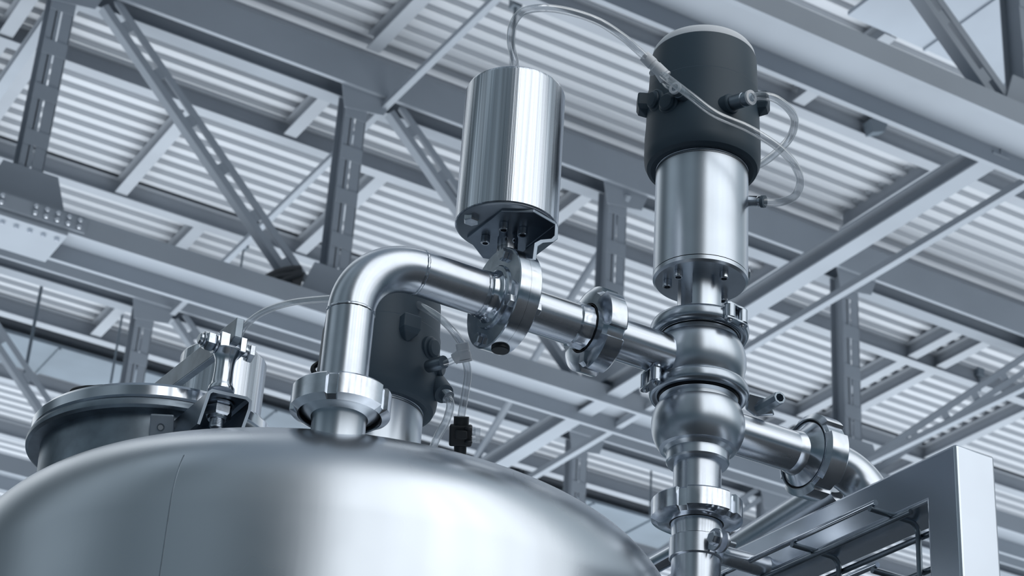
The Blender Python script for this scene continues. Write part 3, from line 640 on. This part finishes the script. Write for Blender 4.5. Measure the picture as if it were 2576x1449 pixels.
# ---- rear actuator with dark head
dc = at(955, 900, 3.12)
def proj_y(p): return H_PX/2-F_PX*p.dot(UP)/p.dot(FW)
zz = min(np.linspace(1.0, 1.8, 1600), key=lambda z: abs(proj_y(V((dc.x, dc.y, z)))-1032))
fd = TO_CAM*math.cos(R_(115))+TO_R*math.sin(R_(115)); ddz = zz-1.744
t, o, fr2, sd2 = actuator(dc.x, dc.y, ddz, 'second dark-headed actuator, standing behind the elbow pipe', fd, False, .86, tank_z(dc.x, dc.y)+.008-ddz, plast3)
part('fitting', MB().lathe([(.0095, 0), (.0105, .02), (.010, .022), (.010, .034)], at(1078, 922, 3.04), at(1112, 912, 3.02)-at(1078, 922, 3.04), 24), dsteel, t)
part('port_boss', MB().lathe([(.019, -.03), (.0165, .012), (.0155, .018)], at(1105, 978, 3.08), at(1120, 992, 3.06)-at(1095, 965, 3.09), 32), plast2, t)
part('fitting', MB().cyl(at(1113, 985, 3.07), at(1128, 1000, 3.06), .0105, 24), boltm, t)
tee(at(1162, 862, 3.02), at(1170, 905, 3.02), at(1140, 905, 3.02), 'white push-in tee fitting below the flanged valve')
hose([(596, 880, 3.56), (600, 850, 3.56), (622, 815, 3.55), (668, 782, 3.5), (740, 760, 3.42), (840, 750, 3.3), (940, 745, 3.2), (1020, 755, 3.12), (1085, 785, 3.06), (1130, 822, 3.03), (1164, 866, 3.02)], 'clear hose passing behind the elbow pipe to the lower white tee', .0058)
hose([(1170, 900, 3.02), (1177, 940, 3.02), (1170, 990, 3.02), (1160, 1050, 3.02)], 'clear hose hanging from the lower white tee to the black valve', .0058)
hose([(1126, 998, 3.06), (1133, 1020, 3.06), (1122, 1060, 3.08), (1100, 1100, 3.10), (1080, 1150, 3.14)], 'clear hose running down behind the tank edge from the rear actuator', .0062)
hose([(1142, 905, 3.02), (1125, 912, 3.02), (1108, 916, 3.02)], 'very short clear hose from the lower white tee to the rear actuator', .0052)
part('cable', MB().tube([at(828, 900, 3.16), at(805, 912, 3.15), (at(788, 925, 3.14)), at(792, 940, 3.13), at(812, 962, 3.13)], .0042, 12, sub=5), black, None, 'black cable loop peeking out left of the elbow pipe', 'cable')
# black shut-off valve
sc = 3.02; t = thing('shutoff_valve', 'small black shut-off valve with a pale knob above the tank edge', 'valve', at(1158, 1140, sc))
part('body', MB().bar(at(1160, 1068, sc), at(1158, 1122, sc), .034, .026, side=RT), black, t, smooth=0, bevel=.003)
part('hose_socket', MB().cyl(at(1161, 1048, sc), at(1160, 1070, sc), .0115, 24), black, t)
part('tail', MB().cyl(at(1158, 1120, sc), at(1157, 1150, sc), .0095, 20), black, t)
part('flow_block', MB().bar(at(1160, 1082, sc-.02), at(1160, 1106, sc-.02), .018, .010, side=RT).cyl(at(1178, 1074, sc-.02), at(1178, 1082, sc-.02), .006, 16).cyl(at(1178, 1108, sc-.02), at(1178, 1117, sc-.02), .006, 16), black, t, bevel=.002, smooth=20)
part('knob', MB().cyl(at(1176, 1094, sc), at(1196, 1094, sc), .0115, 20).bar(at(1190, 1095, sc), at(1208, 1096, sc), .022, .008, side=UP), clear, t)
# rear brushed actuator behind the lid
ec = at(556, 960, 3.6); zt = min(np.linspace(1.2, 2.2, 2000), key=lambda z: abs(proj_y(V((ec.x, ec.y, z)))-(908)))
t = thing('brushed_actuator', 'brushed steel cylinder actuator behind the lid hinge at the left', 'actuator', (ec.x, ec.y, zt-.25))
part('cylinder', MB().lathe([(0, zt-.25), (AR, zt-.25), (AR, zt-.004), (AR-.002, zt), (AR-.010, zt+.007), (AR-.02, zt+.009), (0, zt+.010)], (ec.x, ec.y, 0), Z1, 128), brushZ, t)
part('drive_shaft', MB().cyl((ec.x, ec.y, tank_z(ec.x, ec.y)-.01), (ec.x, ec.y, zt-.25), .016, 24), turned, t)

# ---- manway
MD = 3.17; mc = at(385, 1126, MD); MA = (Z1-TO_R*.058).normalized(); MX, MY, MZ = mc.x, mc.y, mc.z; MR = .1925
tank = bpy.data.objects['process_tank']
part('manway_neck', MB().lathe([(MR*.895, tank_z(MX, MY)-.16-MZ), (MR*.895, -.014), (MR*.93, -.011)], (MX, MY, MZ), MA, 128), dsteel, tank)
part('manway_flange', MB().lathe([(MR*.89, -.017), (MR*.985, -.0165), (MR*1.01, -.013), (MR*1.012, -.007), (MR*1.0, -.002), (MR*.89, -.001)], (MX, MY, MZ-.002), MA, 128), dsteel, tank)
t = thing('manway_lid', 'round polished manway lid with dark rubber seal at the left on the tank', 'lid', (MX, MY, MZ))
part('lid_rim', MB().lathe([(MR*.9, 0), (MR*.965, 0.000), (MR*.985, .003), (MR*.985, .018), (MR*.965, .0235), (MR*.90, .026), (MR*.5, .029), (0, .030)], (MX, MY, MZ), MA, 160), polish, t)
part('seal', MB().lathe([(MR*.90, -.004), (MR*.962, -.004), (MR*.962, .0004), (MR*.90, .0004)], (MX, MY, MZ), MA, 128, close=True), black, t)
kb = [onZ(x, y, MZ+.024) for x, y in ((178, 985), (188, 978), (225, 973), (262, 975), (300, 972), (272, 1000), (200, 1012))]
hz = MZ+.040
part('lid_handle', MB().tube([onZ(180, 994, hz-.006), onZ(188, 984, hz), onZ(215, 979, hz), onZ(240, 978, hz), onZ(262, 977, hz), onZ(278, 988, hz-.006)], .0060, 12, sub=4), black, t, label='black handle')
# lug plate
LD = MD-.185
q = [at(378, 1041, LD), at(437, 1044, LD), at(436, 1110, LD), at(374, 1110, LD)]
lp = part('lug_plate', MB().prism(q, FW*.006), platem, tank, smooth=0, bevel=.002)
part('lug_hole', MB().lathe([(.0046, 0), (.0058, 0), (.0058, .0015), (.0046, .0015)], at(404, 1075, LD-.0015), FW, 20, close=True), dsteel, lp)
part('lug_stud', MB().lathe([(.0046, 0), (.0040, -.0008), (0, -.001)], at(404, 1075, LD-.0002), FW, 20), deckm, lp)
# hinge
HD = 2.93
t = thing('lid_hinge', 'bolted lid hinge with bent channel bracket and flat arm, between lid and elbow pipe', 'hinge', at(560, 1085, HD))
B0 = at(580, 990, HD); HY = B0.y
def hp_(px, py): return onY(px, py, HY)
op = [hp_(*p) for p in ((496, 1066), (523, 985), (533, 978), (622, 998), (634, 1008), (632, 1030), (612, 1085), (604, 1085), (624, 1028), (626, 1012), (618, 1005), (536, 987), (530, 990), (503, 1068))]
# channel: build as strips so the section stays hollow
ch = MB(); oo = op[:7]; ii = op[7:][::-1]
dvec = V((0, .165, 0))
for k in range(6):
    ch.prism([oo[k], oo[k+1], ii[k+1], ii[k]], dvec)
part('channel_bracket', ch, bracketm, t, smooth=25, label='bent channel bracket')
HYm = HY+.035
def hm(px, py, dy=0): return onY(px, py, HYm+dy)
top = hm(556, 985)
ax0 = V((top.x, top.y, 0))
zb_ = top.z
zpx = lambda z: H_PX/2-F_PX*V((top.x, top.y, z)).dot(UP)/V((top.x, top.y, z)).dot(FW)
zat = lambda py: min(np.linspace(zb_-.12, zb_+.12, 1500), key=lambda z: abs(zpx(z)-py))
# eye bolt below bracket: washer, nut, thread
z1 = zat(1010)
part('washer', MB().lathe([(.0225, 0), (.0225, .0035), (.018, .004), (.017, .012), (0, .012)], (top.x, top.y, zat(1024)), Z1, 40), boltm, t)
nb = hexprism(MB(), (top.x, top.y, zat(1050)), Z1, .0210, zat(1022)-zat(1050), ch=.16)
part('hex_nut', nb.lathe([(.0135, 0), (.015, .004), (.015, .01), (0, .01)], (top.x, top.y, zat(1058)), Z1, 32), boltm, t, smooth=25)
th_ = [(.0095, zat(1076))]
zk = zat(1074)
while zk < zat(1050): th_ += [(.0108, zk), (.0096, zk+.0012)]; zk += .0024
part('threaded_rod', MB().lathe([(.0, zat(1078)), (.0085, zat(1078))]+th_, (top.x, top.y, 0), Z1, 28), boltm, t, smooth=60)
# fork
fp = [(986, .0195), (978, .0195), (972, .0170), (960, .0152), (940, .0143), (920, .0143), (908, .0152), (898, .0175), (889, .0205), (884, .0215)]
fk = MB().lathe([(w, zat(py)) for py, w in fp], (top.x, top.y, 0), Z1, 40)
zf0, zf1 = zat(893), zat(849)
cx = top.x+.006
fk.box((cx-.0235, top.y-.016, zat(886)), (cx-.0085, top.y+.016, zat(850))); fk.box((cx+.0085, top.y-.016, zat(886)), (cx+.0185, top.y+.016, zat(850)))
part('fork', fk, turned, t, smooth=35, bevel=.001)
zp = zat(872)
part('hinge_pin', MB().cyl((cx-.052, top.y, zp), (cx+.030, top.y, zp), .0088, 24, ch=.002), boltm, t)
nn_ = hexprism(MB(), (cx-.0425, top.y, zp), X1, .0155, .0145, ref=Z1, ch=.14)
part('hex_nut', nn_.lathe([(.0110, 0), (.0125, -.0035), (.0095, -.004), (.0095, 0)], (cx-.0425, top.y, zp), X1, 28), boltm, t, smooth=25)
part('washer', MB().cyl((cx-.0275, top.y, zp), (cx-.0250, top.y, zp), .0165, 32), boltm, t)
hexbolt(t, (cx+.0255, top.y, zp), X1, .0150, .0095, 'hex_bolt', ref=Z1)
# flat arm
e0 = V((cx, top.y-.012, zat(858)+.012)); e1 = onX(392, 985, cx)
aw = .030; dirv = (e1-e0).normalized(); sdv = X1; nv = dirv.cross(sdv).normalized()
if nv.z < 0: nv = -nv
arm = MB().prism([e0+Z1*.018-Y1*.012, e0-Z1*.014-Y1*.012, e0-Z1*.020-Y1*.002, e1-nv*aw*.65, e1+nv*aw*.4], (.0125, 0, 0))
arm.v = [p-V((.00625, 0, 0)) for p in arm.v]
part('flat_arm', arm, dsteel, t, smooth=0, bevel=.0012, label='scuffed flat steel arm')
arm2 = MB().bar(e1+V((-.012, -.02, -.012)), e1+V((-.012, .04, -.022)), .02, .012, side=X1)
part('arm_foot', arm2, dsteel, t, smooth=0)
